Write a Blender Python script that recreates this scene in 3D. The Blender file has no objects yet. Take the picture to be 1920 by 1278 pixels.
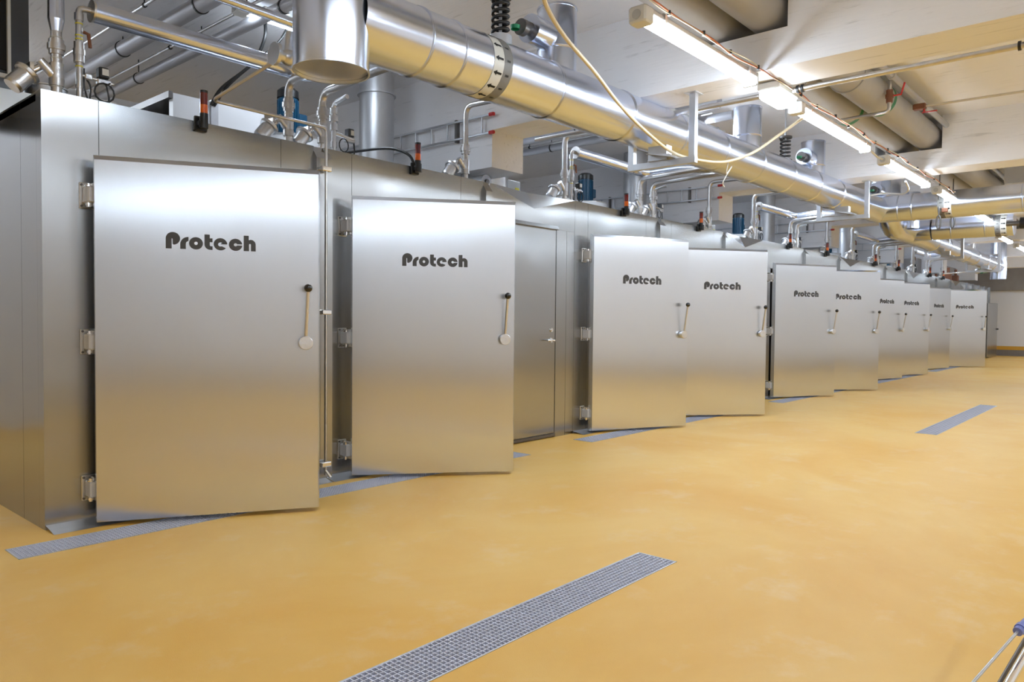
import bpy, math, random
from mathutils import Vector, Matrix
random.seed(7)
C = bpy.context.scene.collection
PI = math.pi
# ------------------------------------------------------------------ camera
FPX, YAW, PITCH, ROLL, CH = 1393.65, math.radians(41.3038), math.radians(1.7216), math.radians(0.5322), 1.4
Fh = Vector((math.cos(YAW), math.sin(YAW), 0)); Rh = Vector((math.sin(YAW), -math.cos(YAW), 0)); Zv = Vector((0, 0, 1))
FW = Fh*math.cos(PITCH) - Zv*math.sin(PITCH); U0 = Zv*math.cos(PITCH) + Fh*math.sin(PITCH)
RT = Rh*math.cos(ROLL) + U0*math.sin(ROLL); UP = U0*math.cos(ROLL) - Rh*math.sin(ROLL)
cd = bpy.data.cameras.new('camera'); cam = bpy.data.objects.new('camera', cd); C.objects.link(cam)
cd.sensor_width = 36; cd.lens = FPX/1920*36; cd.clip_end = 200; cd.clip_start = .05
M = Matrix((RT, UP, -FW)).transposed().to_4x4(); M.translation = Vector((0, 0, CH)); cam.matrix_world = M
bpy.context.scene.camera = cam
def at(x, y, X=None, Y=None, z=None):
    "real point seen at a pixel, on the plane X=, Y= or z="
    d = FW + RT*((x-960)/FPX) + UP*((639-y)/FPX)
    t = X/d.x if X is not None else Y/d.y if Y is not None else (z-CH)/d.z
    return Vector((0, 0, CH)) + d*t
# ------------------------------------------------------------------ light and exposure
vs = bpy.context.scene.view_settings
bpy.context.scene.display_settings.display_device = 'sRGB'
vs.view_transform = 'Standard'; vs.look = 'None'; vs.gamma = 1; vs.use_curve_mapping = False
vs.exposure = 1.42
w = bpy.data.worlds.new('world'); bpy.context.scene.world = w; w.use_nodes = True
w.node_tree.nodes['Background'].inputs[0].default_value = (.8, .85, 1, 1)
w.node_tree.nodes['Background'].inputs[1].default_value = .3
LAMP = 15.0
LAMP_COL = (.77, .88, 1.0)
# ------------------------------------------------------------------ dimensions (metres)
PER = 5.639          # one pair of ovens + service bay
D = 5.4226           # front plane of the oven row
XC = 1.5986; H = 2.837; XS = 3.72; XE = 5.79
BX, BW, BZ, SZ = 6.153, .533, 3.514, 4.29
NPER = 5
# ------------------------------------------------------------------ materials
MATS = {}
def nt(name):
    m = bpy.data.materials.new(name); m.use_nodes = True; t = m.node_tree
    return m, t, t.nodes, t.links, t.nodes['Principled BSDF']
def basic(name, col, rough=.5, metal=0.0, bump=0, scale=60, var=0.0, vscale=3, coat=0, emit=None, estr=0, stretch=(1,1,1)):
    m, t, N, L, b = nt(name)
    b.inputs['Base Color'].default_value = (*col, 1); b.inputs['Roughness'].default_value = rough; b.inputs['Metallic'].default_value = metal
    if coat: b.inputs['Coat Weight'].default_value = coat
    if emit: b.inputs['Emission Color'].default_value = (*emit, 1); b.inputs['Emission Strength'].default_value = estr
    if bump or var:
        g = N.new('ShaderNodeNewGeometry'); mp = N.new('ShaderNodeMapping'); L.new(g.outputs['Position'], mp.inputs['Vector']); mp.inputs['Scale'].default_value = stretch
    if var:
        n = N.new('ShaderNodeTexNoise'); n.inputs['Scale'].default_value = vscale; n.inputs['Detail'].default_value = 5; L.new(mp.outputs[0], n.inputs['Vector'])
        mx = N.new('ShaderNodeMix'); mx.data_type = 'RGBA'; L.new(n.outputs[0], mx.inputs[0])
        mx.inputs[6].default_value = (*[c*(1-var) for c in col], 1); mx.inputs[7].default_value = (*[min(1, c*(1+var)) for c in col], 1)
        L.new(mx.outputs[2], b.inputs['Base Color'])
    if bump:
        n = N.new('ShaderNodeTexNoise'); n.inputs['Scale'].default_value = scale; n.inputs['Detail'].default_value = 3; L.new(mp.outputs[0], n.inputs['Vector'])
        bp = N.new('ShaderNodeBump'); bp.inputs['Strength'].default_value = bump; bp.inputs['Distance'].default_value = .01
        L.new(n.outputs[0], bp.inputs['Height']); L.new(bp.outputs[0], b.inputs['Normal'])
    MATS[name] = m; return m
def brushed(name, col, rough, aniso, wav, grain=.04):
    m, t, N, L, b = nt(name)
    b.inputs['Metallic'].default_value = 1; b.inputs['Anisotropic'].default_value = aniso
    g = N.new('ShaderNodeNewGeometry')
    cr = N.new('ShaderNodeVectorMath'); cr.operation = 'CROSS_PRODUCT'; L.new(g.outputs['True Normal'], cr.inputs[0]); cr.inputs[1].default_value = (0, 0, 1)
    ad = N.new('ShaderNodeVectorMath'); ad.operation = 'ADD'; L.new(cr.outputs[0], ad.inputs[0]); ad.inputs[1].default_value = (1e-4, 0, 0)
    no = N.new('ShaderNodeVectorMath'); no.operation = 'NORMALIZE'; L.new(ad.outputs[0], no.inputs[0]); L.new(no.outputs[0], b.inputs['Tangent'])
    mp = N.new('ShaderNodeMapping'); mp.inputs['Scale'].default_value = (90, 90, .8); L.new(g.outputs['Position'], mp.inputs[0])
    n = N.new('ShaderNodeTexNoise'); n.inputs['Scale'].default_value = 3; n.inputs['Detail'].default_value = 4; L.new(mp.outputs[0], n.inputs['Vector'])
    mx = N.new('ShaderNodeMix'); mx.data_type = 'RGBA'; L.new(n.outputs[0], mx.inputs[0])
    mx.inputs[6].default_value = (*[c*(1-grain) for c in col], 1); mx.inputs[7].default_value = (*[min(1, c*(1+grain)) for c in col], 1); L.new(mx.outputs[2], b.inputs['Base Color'])
    mr = N.new('ShaderNodeMapRange'); L.new(n.outputs[0], mr.inputs[0]); mr.inputs[3].default_value = rough*.88; mr.inputs[4].default_value = rough*1.12; L.new(mr.outputs[0], b.inputs['Roughness'])
    n2 = N.new('ShaderNodeTexNoise'); n2.inputs['Scale'].default_value = 1.1; n2.inputs['Detail'].default_value = 1; L.new(g.outputs['Position'], n2.inputs['Vector'])
    bp = N.new('ShaderNodeBump'); bp.inputs['Strength'].default_value = 1; bp.inputs['Distance'].default_value = wav; L.new(n2.outputs[0], bp.inputs['Height']); L.new(bp.outputs[0], b.inputs['Normal'])
    MATS[name] = m; return m
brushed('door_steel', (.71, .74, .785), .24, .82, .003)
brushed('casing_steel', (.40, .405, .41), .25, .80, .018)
basic('duct_steel', (.73, .79, .93), .235, 1, .12, 3, 0, 1)
basic('stainless', (.72, .71, .69), .28, 1, .1, 12)
basic('pipe_steel', (.60, .59, .585), .34, 1, .25, 20, .15, 14)
basic('hinge_alloy', (.66, .66, .68), .4, .3)
basic('chrome', (.85, .85, .86), .12, 1)
basic('cast_alloy', (.72, .73, .75), .33, 1, .2, 40)
basic('galvanised', (.60, .62, .66), .38, .85, .1, 30, .1, 12)
basic('grate_steel', (.74, .75, .84), .45, .4, .1, 60)
basic('grate_dark', (.24, .25, .30), .6)
basic('dark_steel', (.16, .15, .145), .4, .8)
basic('black_rubber', (.012, .012, .013), .35)
basic('black_gloss', (.008, .008, .009), .12, coat=.5)
basic('black_matt', (.01, .01, .011), .8)
basic('ink', (.06, .06, .062), .5)
basic('ink_black', (.015, .015, .015), .5)
basic('band_grey', (.20, .195, .185), .5)
basic('band_white', (.66, .65, .60), .45)
basic('motor_blue', (.005, .06, .125), .4)
basic('valve_green', (.01, .22, .09), .4)
basic('red_plastic', (.55, .03, .03), .35)
basic('beacon_red', (.16, .012, .008), .18, coat=.6)
basic('beacon_orange', (.75, .13, .01), .2, coat=.6)
basic('copper_cable', (.55, .17, .06), .5)
basic('rust_brass', (.22, .09, .05), .6, .3, .3, 60)
basic('cable_cream', (.80, .70, .50), .5)
basic('cable_white', (.8, .79, .75), .5)
basic('white_plastic', (.74, .74, .72), .45)
basic('grey_plastic', (.52, .53, .53), .45)
basic('white_sheet', (.78, .78, .80), .35)
basic('grey_pipe', (.46, .45, .44), .5, 0, .04, 20, .06, 6)
basic('pale_pipe', (.45, .45, .48), .45, .2)
basic('yellow_tape', (.75, .68, .06), .5)
basic('dark_metal_box', (.07, .075, .085), .35, .3)
basic('blue_plastic', (.22, .27, .68), .4)
basic('duct_galv', (.50, .51, .53), .40, .75, .06, 5, .06, 8)
basic('tube', (.9, .95, 1), .4, emit=LAMP_COL, estr=LAMP)
basic('tile_grey', (.26, .24, .23), .4, var=.12, vscale=6)
basic('skirting_yellow', (.75, .42, .06), .45)
# painted board-formed concrete
def concrete(name, col, axis):
    m, t, N, L, b = nt(name)
    g = N.new('ShaderNodeNewGeometry'); mp = N.new('ShaderNodeMapping'); L.new(g.outputs['Position'], mp.inputs[0])
    mp.inputs['Scale'].default_value = {'x': (1.2, 14, 14), 'y': (14, 1.2, 14)}[axis]
    n = N.new('ShaderNodeTexNoise'); n.inputs['Scale'].default_value = 1.5; n.inputs['Detail'].default_value = 6; n.inputs['Roughness'].default_value = .65; L.new(mp.outputs[0], n.inputs['Vector'])
    wv = N.new('ShaderNodeTexNoise'); wv.inputs['Scale'].default_value = .6; L.new(g.outputs['Position'], wv.inputs['Vector'])
    rp = N.new('ShaderNodeValToRGB'); L.new(n.outputs[0], rp.inputs[0])
    rp.color_ramp.elements[0].position = .28; rp.color_ramp.elements[0].color = (*[c*.72 for c in col], 1)
    rp.color_ramp.elements[1].position = .40; rp.color_ramp.elements[1].color = (*col, 1)
    L.new(rp.outputs[0], b.inputs['Base Color']); b.inputs['Roughness'].default_value = .55
    bp = N.new('ShaderNodeBump'); bp.inputs['Strength'].default_value = .35; bp.inputs['Distance'].default_value = .012; L.new(n.outputs[0], bp.inputs['Height']); L.new(bp.outputs[0], b.inputs['Normal'])
    MATS[name] = m
concrete('concrete_beam', (.86, .855, .88), 'y')
concrete('concrete_slab', (.86, .855, .88), 'y')
basic('wall_paint', (.88, .88, .91), .55, 0, .15, 8)
basic('soffit_grey', (.30, .28, .27), .6, var=.2)
def floor_mat():
    m, t, N, L, b = nt('floor_resin')
    g = N.new('ShaderNodeNewGeometry')
    n = N.new('ShaderNodeTexNoise'); n.inputs['Scale'].default_value = .55; n.inputs['Detail'].default_value = 6; n.inputs['Roughness'].default_value = .6; n.inputs['Distortion'].default_value = .6; L.new(g.outputs['Position'], n.inputs['Vector'])
    r = N.new('ShaderNodeValToRGB'); L.new(n.outputs[0], r.inputs[0])
    e = r.color_ramp.elements; e[0].position = .32; e[0].color = (.85, .475, .08, 1); e[1].position = .62; e[1].color = (.90, .58, .165, 1)
    n2 = N.new('ShaderNodeTexNoise'); n2.inputs['Scale'].default_value = 2.2; n2.inputs['Detail'].default_value = 8; n2.inputs['Roughness'].default_value = .7; L.new(g.outputs['Position'], n2.inputs['Vector'])
    r2 = N.new('ShaderNodeValToRGB'); L.new(n2.outputs[0], r2.inputs[0]); r2.color_ramp.elements[0].position = .54; r2.color_ramp.elements[0].color = (0, 0, 0, 1); r2.color_ramp.elements[1].position = .78; r2.color_ramp.elements[1].color = (.55, .55, .55, 1)
    mx = N.new('ShaderNodeMix'); mx.data_type = 'RGBA'; L.new(r2.outputs[0], mx.inputs[0]); L.new(r.outputs[0], mx.inputs[6]); mx.inputs[7].default_value = (.90, .70, .40, 1)
    L.new(mx.outputs[2], b.inputs['Base Color'])
    b.inputs['Roughness'].default_value = .46; b.inputs['Specular IOR Level'].default_value = .5
    f = N.new('ShaderNodeTexNoise'); f.inputs['Scale'].default_value = 220; f.inputs['Detail'].default_value = 2; L.new(g.outputs['Position'], f.inputs['Vector'])
    bp = N.new('ShaderNodeBump'); bp.inputs['Strength'].default_value = .35; bp.inputs['Distance'].default_value = .002; L.new(f.outputs[0], bp.inputs['Height']); L.new(bp.outputs[0], b.inputs['Normal'])
    MATS['floor_resin'] = m
floor_mat()
# ------------------------------------------------------------------ mesh builder
class MB:
    def __init__(s): s.v = []; s.f = []; s.s = []
    def add(s, vs, fs, smooth=False):
        o = len(s.v); s.v += [Vector(p) for p in vs]
        for f in fs: s.f.append([i+o for i in f]); s.s.append(smooth)
        return s
    def box(s, x0, x1, y0, y1, z0, z1):
        if x0 > x1: x0, x1 = x1, x0
        if y0 > y1: y0, y1 = y1, y0
        if z0 > z1: z0, z1 = z1, z0
        v = [(x, y, z) for z in (z0, z1) for y in (y0, y1) for x in (x0, x1)]
        return s.add(v, [(0, 2, 3, 1), (4, 5, 7, 6), (0, 1, 5, 4), (2, 6, 7, 3), (0, 4, 6, 2), (1, 3, 7, 5)])
    def rbox(s, x0, x1, y0, y1, z0, z1, c=.01):
        "box with every vertical edge chamfered and top/bottom edges too"
        def ring(z, i):
            return [(x0+c+i, y0+i, z), (x1-c-i, y0+i, z), (x1-i, y0+c+i, z), (x1-i, y1-c-i, z), (x1-c-i, y1-i, z), (x0+c+i, y1-i, z), (x0+i, y1-c-i, z), (x0+i, y0+c+i, z)]
        v = ring(z0, c*.7)+ring(z0+c, 0)+ring(z1-c, 0)+ring(z1, c*.7)
        f = [tuple(range(7, -1, -1)), tuple(range(24, 32))]
        for k in range(3):
            for i in range(8): f.append((k*8+i, k*8+(i+1) % 8, k*8+8+(i+1) % 8, k*8+8+i))
        return s.add(v, f)
    def frame(s, a, b):
        a, b = Vector(a), Vector(b); d = (b-a).normalized()
        u = d.cross(Zv) if abs(d.z) < .95 else d.cross(Vector((1, 0, 0))); u.normalize(); return d, u, d.cross(u).normalized()
    def cyl(s, a, b, r, n=16, r2=None, caps=True):
        a, b = Vector(a), Vector(b); r2 = r if r2 is None else r2; d, u, w_ = s.frame(a, b)
        R1 = [a+(u*math.cos(2*PI*i/n)+w_*math.sin(2*PI*i/n))*r for i in range(n)]
        R2 = [b+(u*math.cos(2*PI*i/n)+w_*math.sin(2*PI*i/n))*r2 for i in range(n)]
        s.add(R1+R2, [(i, (i+1) % n, n+(i+1) % n, n+i) for i in range(n)], True)
        if caps: s.add(R1, [tuple(range(n-1, -1, -1))]); s.add(R2, [tuple(range(n))])
        return s
    def pipe_open(s, a, b, r, t, n=40):
        "hollow cylinder"
        a, b = Vector(a), Vector(b); s.cyl(a, b, r, n, caps=False); s.cyl(b, a, r-t, n, caps=False)
        d, u, w_ = s.frame(a, b)
        for p, fl in ((a, 1), (b, 0)):
            o = [p+(u*math.cos(2*PI*i/n)+w_*math.sin(2*PI*i/n))*r for i in range(n)]; q = [p+(u*math.cos(2*PI*i/n)+w_*math.sin(2*PI*i/n))*(r-t) for i in range(n)]
            s.add(o+q, [((i+1) % n, i, n+i, n+(i+1) % n) if fl else (i, (i+1) % n, n+(i+1) % n, n+i) for i in range(n)])
        return s
    def tube(s, pts, r, n=10, caps=True):
        pts = [Vector(p) for p in pts]; rings = []; u = None
        for i, p in enumerate(pts):
            d = (pts[min(i+1, len(pts)-1)]-pts[max(i-1, 0)]).normalized()
            if u is None: u = d.cross(Zv) if abs(d.z) < .95 else d.cross(Vector((1, 0, 0)))
            u = (u-d*u.dot(d)).normalized(); w_ = d.cross(u)
            rings.append([p+(u*math.cos(2*PI*k/n)+w_*math.sin(2*PI*k/n))*r for k in range(n)])
        v = [q for R in rings for q in R]
        s.add(v, [(j*n+k, j*n+(k+1) % n, (j+1)*n+(k+1) % n, (j+1)*n+k) for j in range(len(pts)-1) for k in range(n)], True)
        if caps: s.add(rings[0], [tuple(range(n-1, -1, -1))]); s.add(rings[-1], [tuple(range(n))])
        return s
    def lathe(s, a, d, prof, n=20):
        "prof: list of (dist along axis, radius)"
        a = Vector(a); d = Vector(d).normalized(); _, u, w_ = s.frame(a, a+d)
        for (h0, r0), (h1, r1) in zip(prof, prof[1:]):
            R1 = [a+d*h0+(u*math.cos(2*PI*i/n)+w_*math.sin(2*PI*i/n))*r0 for i in range(n)]
            R2 = [a+d*h1+(u*math.cos(2*PI*i/n)+w_*math.sin(2*PI*i/n))*r1 for i in range(n)]
            s.add(R1+R2, [(i, (i+1) % n, n+(i+1) % n, n+i) for i in range(n)], True)
        return s
    def sphere(s, c, r, n=16, m=10):
        c = Vector(c); v = [c+Vector((math.sin(PI*j/m)*math.cos(2*PI*i/n), math.sin(PI*j/m)*math.sin(2*PI*i/n), math.cos(PI*j/m)))*r for j in range(m+1) for i in range(n)]
        return s.add(v, [(j*n+i, (j+1)*n+i, (j+1)*n+(i+1) % n, j*n+(i+1) % n) for j in range(m) for i in range(n)], True)
    def poly(s, pts): return s.add(pts, [tuple(range(len(pts)))])
    def xf(s, m): s.v = [m @ p for p in s.v]; return s
def bend(pts, r=.1, n=6):
    "polyline with filleted corners"
    pts = [Vector(p) for p in pts]; out = [pts[0]]
    for a, b, c in zip(pts, pts[1:], pts[2:]):
        u, w_ = (a-b), (c-b); k = min(r, u.length*.49, w_.length*.49); p, q = b+u.normalized()*k, b+w_.normalized()*k
        for i in range(n+1):
            t = i/n; out.append(p*(1-t)**2+b*2*t*(1-t)+q*t*t)
    out.append(pts[-1]); return out
def link(name, mb, mat, parent=None, org=None):
    me = bpy.data.meshes.new(name)
    o = org or Vector((0, 0, 0))
    if parent is not None and org is None: o = WORLD[parent.name]
    me.from_pydata([tuple(p-o) for p in mb.v], [], mb.f)
    me.polygons.foreach_set('use_smooth', mb.s)
    me.materials.append(MATS[mat]); me.update()
    ob = bpy.data.objects.new(name, me); C.objects.link(ob)
    if parent is not None: ob.parent = parent; WORLD[ob.name] = o
    else: ob.location = o; WORLD[ob.name] = Vector(o)
    return ob
WORLD = {}
def tag(o, label, cat, group=None):
    if label: o['label'] = label
    o['category'] = cat
    if group: o['group'] = group
    return o
def thing(name, loc, label, cat, group=None):
    o = bpy.data.objects.new(name, None); C.objects.link(o); o.location = loc; WORLD[o.name] = Vector(loc); o.empty_display_size = .1
    return tag(o, label, cat, group)
def struct(name, mb, mat, parent=None):
    o = link(name, mb, mat, parent); o['kind'] = 'structure'; return o
def copy_tree(o, dx, label=None, parent=None):
    c = o.copy(); C.objects.link(c)
    if parent is None: c.location = Vector(o.location)+Vector(dx); WORLD[c.name] = Vector(c.location)
    else: c.parent = parent; WORLD[c.name] = WORLD[parent.name]
    if label: c['label'] = label
    for ch in [k for k in KIDS.get(o.name, [])]: 
        k = copy_tree(ch, dx, None, c); KIDS.setdefault(c.name, []).append(k)
    return c
KIDS = {}
_link = link
def link(name, mb, mat, parent=None, org=None):
    o = _link(name, mb, mat, parent, org)
    if parent is not None: KIDS.setdefault(parent.name, []).append(o)
    return o
ORD = ['first', 'second', 'third', 'fourth', 'fifth', 'sixth', 'seventh', 'eighth', 'ninth', 'tenth', 'eleventh', 'twelfth']
NTH = lambda i, what: ('leftmost '+what) if i == 0 else f'{ORD[i]} {what} from the left'
# ------------------------------------------------------------------ room shell
X0, X1, Y0, Y1 = -7.0, 38.0, -3.7, 10.6
channels = [(0.55, 3.845, 2.09, 2.345), (10.43, 14.85, 2.10, 2.355)] + [(1.305+PER*k, 5.86+PER*k, 4.875, 5.14) for k in range(NPER)]
xs = sorted({X0, X1, *[c[0] for c in channels], *[c[1] for c in channels]}); ys = sorted({Y0, Y1, 2.09, 2.345, 2.10, 2.355, 4.875, 5.14})
fl = MB()
for a, b in zip(xs, xs[1:]):
    for c, d in zip(ys, ys[1:]):
        mx_, my_ = (a+b)/2, (c+d)/2
        if any(q[0] < mx_ < q[1] and q[2] < my_ < q[3] for q in channels): continue
        fl.add([(a, c, 0), (b, c, 0), (b, d, 0), (a, d, 0)], [(0, 1, 2, 3)])
floor = struct('floor', fl, 'floor_resin')
for q in channels:
    a, b, c, d = q; ch = MB(); z = -.09
    ch.add([(a, c, 0), (b, c, 0), (b, d, 0), (a, d, 0), (a, c, z), (b, c, z), (b, d, z), (a, d, z)], [(4, 5, 6, 7), (0, 4, 7, 3), (1, 2, 6, 5), (0, 1, 5, 4), (3, 7, 6, 2)])
    o = link('drain_channel', ch, 'grate_dark', floor)
struct('ceiling', MB().box(X0, X1, Y0, Y1, SZ, SZ+.2), 'concrete_slab')
struct('wall_back', MB().box(X0, X1, Y1, Y1+.2, -.1, SZ+.1), 'wall_paint')
struct('wall_front', MB().box(X0, X1, Y0-.2, Y0, -.1, SZ+.1), 'wall_paint')
struct('wall_left', MB().box(X0-.2, X0, Y0, Y1, -.1, SZ+.1), 'wall_paint')
struct('wall_right', MB().box(X1, X1+.2, Y0, Y1, -.1, 2.86), 'wall_paint')
struct('trim_1', MB().box(X1-.25, X1+.2, Y0, Y1, 2.80, SZ+.05), 'soffit_grey')
bb = struct('baseboard_right', MB().box(X1-.012, X1, Y0, Y1, .0, .30), 'grate_dark')
for k in range(40):
    y = Y0+.02+k*.30
    link('tile', MB().box(X1-.022, X1-.01, y, y+.292, .003, .255), 'tile_grey', bb)
link('skirting_strip', MB().box(X1-.03, X1-.01, Y0, Y1, .26, .42), 'skirting_yellow', bb)
for nm, y in (('baseboard_front', Y0),):
    b_ = struct(nm, MB().box(X0, X1, y, y+.02, 0, .25), 'tile_grey')
# beams with pipe openings and a deeper haunch above the ovens
BZ0 = BZ
for k in range(-1, 6):
    BZ = BZ0 if k < 1 else 3.56
    x = BX+PER*k; b_ = MB()
    ya, yb, oz = 2.41, 3.28, 3.835
    b_.box(x, x+BW, Y0, 5.73, BZ, oz); b_.box(x, x+BW, Y0, ya, oz, SZ+.01); b_.box(x, x+BW, yb, 5.73, oz, SZ+.01)
    b_.box(x, x+BW, 5.73, Y1, 3.10, SZ+.01)
    if k == -1: b_ = MB().box(x, x+BW, ya, 5, 4.0, SZ+.01) if False else MB().box(x, x+BW, Y0, ya, BZ, SZ+.01).box(x, x+BW, yb, 6.0, BZ, SZ+.01).box(x, x+BW, ya, yb, BZ, oz)  # unseen beam built without its haunch so light reaches the first bay
    struct('ceiling_beam', b_, 'concrete_beam')
BZ = BZ0

# ------------------------------------------------------------------ drain grates
def grate(q, label, pitch=.0245, nb=9, seg=1.09, z=0.0):
    a, b, c, d = q
    t = thing('drain_grate', (a, c, 0), label, 'grate', 'steel drain grates in the yellow floor')
    e = .006
    fr = MB().box(a, b, c, c+e, z-.03, z+.003).box(a, b, d-e, d, z-.03, z+.003).box(a, a+e, c, d, z-.03, z+.003).box(b-e, b, c, d, z-.03, z+.003)
    link('frame', fr, 'galvanised', t)
    n = max(1, round((b-a)/seg)); L = (b-a-2*e)/n
    base = None
    for k in range(n):
        if base is None:
            g = MB(); x0 = a+e+.002; x1 = x0+L-.004; y0, y1 = c+e+.002, d-e-.002
            for j in range(nb+1):
                y = y0+(y1-y0)*j/nb; g.box(x0, x1, y-.0022, y+.0022, z-.024, z+.002)
            m = int(L/pitch)
            for j in range(m+1):
                x = x0+(x1-x0)*j/m; w_ = .003 if 0 < j < m else .006
                g.box(x-w_/2-.0007, x+w_/2+.0007, y0, y1, z-.018, z+.001)
            base = link('grating_panel', g, 'grate_steel', t)
        else:
            o = base.copy(); C.objects.link(o); o.parent = t; o.location = (L*k, 0, 0); KIDS[t.name].append(o)
    return t
grate(channels[0], 'long steel drain grate in the floor nearest the camera, running out of the bottom edge')
grate(channels[1], 'steel drain grate lying alone in the yellow floor at mid right', nb=6, pitch=.034)
for k in range(NPER):
    grate(channels[2+k], ['steel drain grate under the two open doors nearest the camera', 'drain grate under the third and fourth open oven doors', 'drain grate under the fifth and sixth open oven doors',
          'drain grate under the seventh and eighth open oven doors', 'farthest drain grate, under the last two open oven doors'][k], nb=9 if k == 0 else 6, pitch=.0245 if k == 0 else .045)

# ------------------------------------------------------------------ lettering
def arc(cx, cy, rx, ry, a0, a1, n=14): return [(cx+rx*math.cos(math.radians(a0+(a1-a0)*i/n)), cy+ry*math.sin(math.radians(a0+(a1-a0)*i/n))) for i in range(n+1)]
def letters():
    polys = []; strips = []
    polys.append([(0, 0)]+arc(.54, .84, .54, .52, 180, -84, 26)+[(.52, .39)]+[(.52, .80)]+arc(.575, .87, .085, .085, 220, -180+0, 14)[::1][:13]+[(.44, .85), (.44, 0)])
    o = 1.10; polys.append([(o, 0)]+[(x+o, y) for x, y in arc(.62, .40, .62, .60, 180, 90)]+[(o+.62, .66)]+[(x+o, y) for x, y in arc(.62, .42, .20, .24, 90, 180, 6)]+[(o+.42, 0)])
    o = 1.77+.53; strips.append(([(o+.53*math.cos(t), .5+.51*math.sin(t)) for t in [2*PI*i/40 for i in range(41)]], [(o+.14*math.cos(t), .5+.14*math.sin(t)) for t in [2*PI*i/40 for i in range(41)]]))
    o = 2.96; polys.append([(o, 1.27), (o, .40)]+[(x+o, y) for x, y in arc(.46, .42, .46, .42, 180, 270, 8)]+[(o+.62, 0), (o+.62, .30), (o+.50, .30)]+[(x+o, y) for x, y in arc(.50, .42, .10, .12, 270, 180, 4)]+[(o+.40, .64), (o+.62, .64), (o+.62, .96), (o+.40, .96), (o+.40, 1.27)])
    o = 3.67+.53; R = lambda a: math.radians(a)
    n = 30
    strips.append(([(o+.53*math.cos(R(1+(322-1)*i/n)), .5+.51*math.sin(R(1+321*i/n))) for i in range(n+1)], [(o+.19*math.cos(R(8+(300-8)*i/n)), .48+.17*math.sin(R(8+292*i/n))) for i in range(n+1)]))
    polys.append([(o+.0, .50), (o+.30, .50), (o+.2, .60), (o+.06, .57)])
    o = 4.86+.53
    strips.append(([(o+.53*math.cos(R(5+350*i/n)), .5+.51*math.sin(R(5+350*i/n))) for i in range(n+1)], [(o+.14*math.cos(R(24+312*i/n)), .5+.13*math.sin(R(24+312*i/n))) for i in range(n+1)]))
    o = 6.04; polys.append([(o, 0), (o, 1.30), (o+.40, 1.30), (o+.40, .93)]+[(x+o, y) for x, y in arc(.55, .55, .41, .42, 92, 0, 10)]+[(o+.96, 0), (o+.58, 0), (o+.58, .54)]+[(x+o, y) for x, y in arc(.50, .54, .08, .08, 0, 180, 6)][1:-1]+[(o+.42, .54), (o+.42, 0)])
    return polys, strips
LET = letters()
# ------------------------------------------------------------------ door
DW, DH, DT = 1.44, 2.42, .075
def door_mesh():
    g = MB(); c = .034; z0, z1 = .025, .025+DH; w_ = DW
    # local: x along door from hinge, y = outward negative, front at y=0, back at y=+DT
    o = [(0, c, z0), (w_, c, z0), (w_, c, z1), (0, c, z1)]; i_ = [(.012, 0, z0+.006), (w_-.012, 0, z0+.006), (w_-.012, 0, z1-c), (.012, 0, z1-c)]; bk = [(0, DT, z0), (w_, DT, z0), (w_, DT, z1), (0, DT, z1)]
    g.add(o+i_+bk, [(4, 5, 6, 7), (0, 1, 5, 4), (1, 2, 6, 5), (2, 3, 7, 6), (3, 0, 4, 7), (8, 11, 10, 9), (1, 0, 8, 9), (2, 1, 9, 10), (3, 2, 10, 11), (0, 3, 11, 8)])
    return g
def lever_parts(T, t):
    cx, cz = DW-.10, 1.215
    def L(nm, mb, mat, p): return link(nm, mb.xf(T), mat, p)
    h = L('lever_hub', MB().lathe((cx, 0, cz), (0, -1, 0), [(0, .036), (.028, .036), (.028, .049), (.058, .049), (.062, .045), (.062, .0)], 24), 'cast_alloy', t)
    L('lever_rod', MB().cyl((cx, -.045, cz+.03), (cx+.012, -.10, cz+.37), .012, 12), 'cast_alloy', h)
    L('lever_knob', MB().sphere((cx+.013, -.103, cz+.385), .029), 'black_gloss', h)
def hinge_parts(Xh, t):
    for z in (2.19, 1.22, .24):
        p = MB().rbox(Xh-.03, Xh+.06, D-.012, D, z-.085, z+.085, .004)
        hg = link('hinge', p, 'stainless', t)
        b_ = MB().rbox(Xh-.012, Xh+.04, D-.115, D-.012, z-.052, z+.052, .008)
        link('hinge_block', b_, 'hinge_alloy', hg)
        link('hinge_pin', MB().cyl((Xh+.004, D-.075, z-.082), (Xh+.004, D-.075, z+.072), .013, 12).cyl((Xh+.004, D-.075, z-.072), (Xh+.004, D-.075, z-.058), .019, 12).cyl((Xh+.004, D-.075, z+.052), (Xh+.004, D-.075, z+.06), .022, 12), 'chrome', hg)
        for sx in (-.018, .028):
            for sz in (-.07, .07): link('screw', MB().cyl((Xh+sx, D-.02, z+sz), (Xh+sx, D-.011, z+sz), .008, 8), 'dark_steel', hg)
        link('hinge_leaf', MB().box(Xh+.022, Xh+.034, D-.15, D-.02, z-.075, z+.075), 'stainless', hg)
ANG = [30.1, 38.4, 24.5, 37.4, 26.9, 39.0, 17.0, 22.8, 14.1, 46.0]
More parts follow.
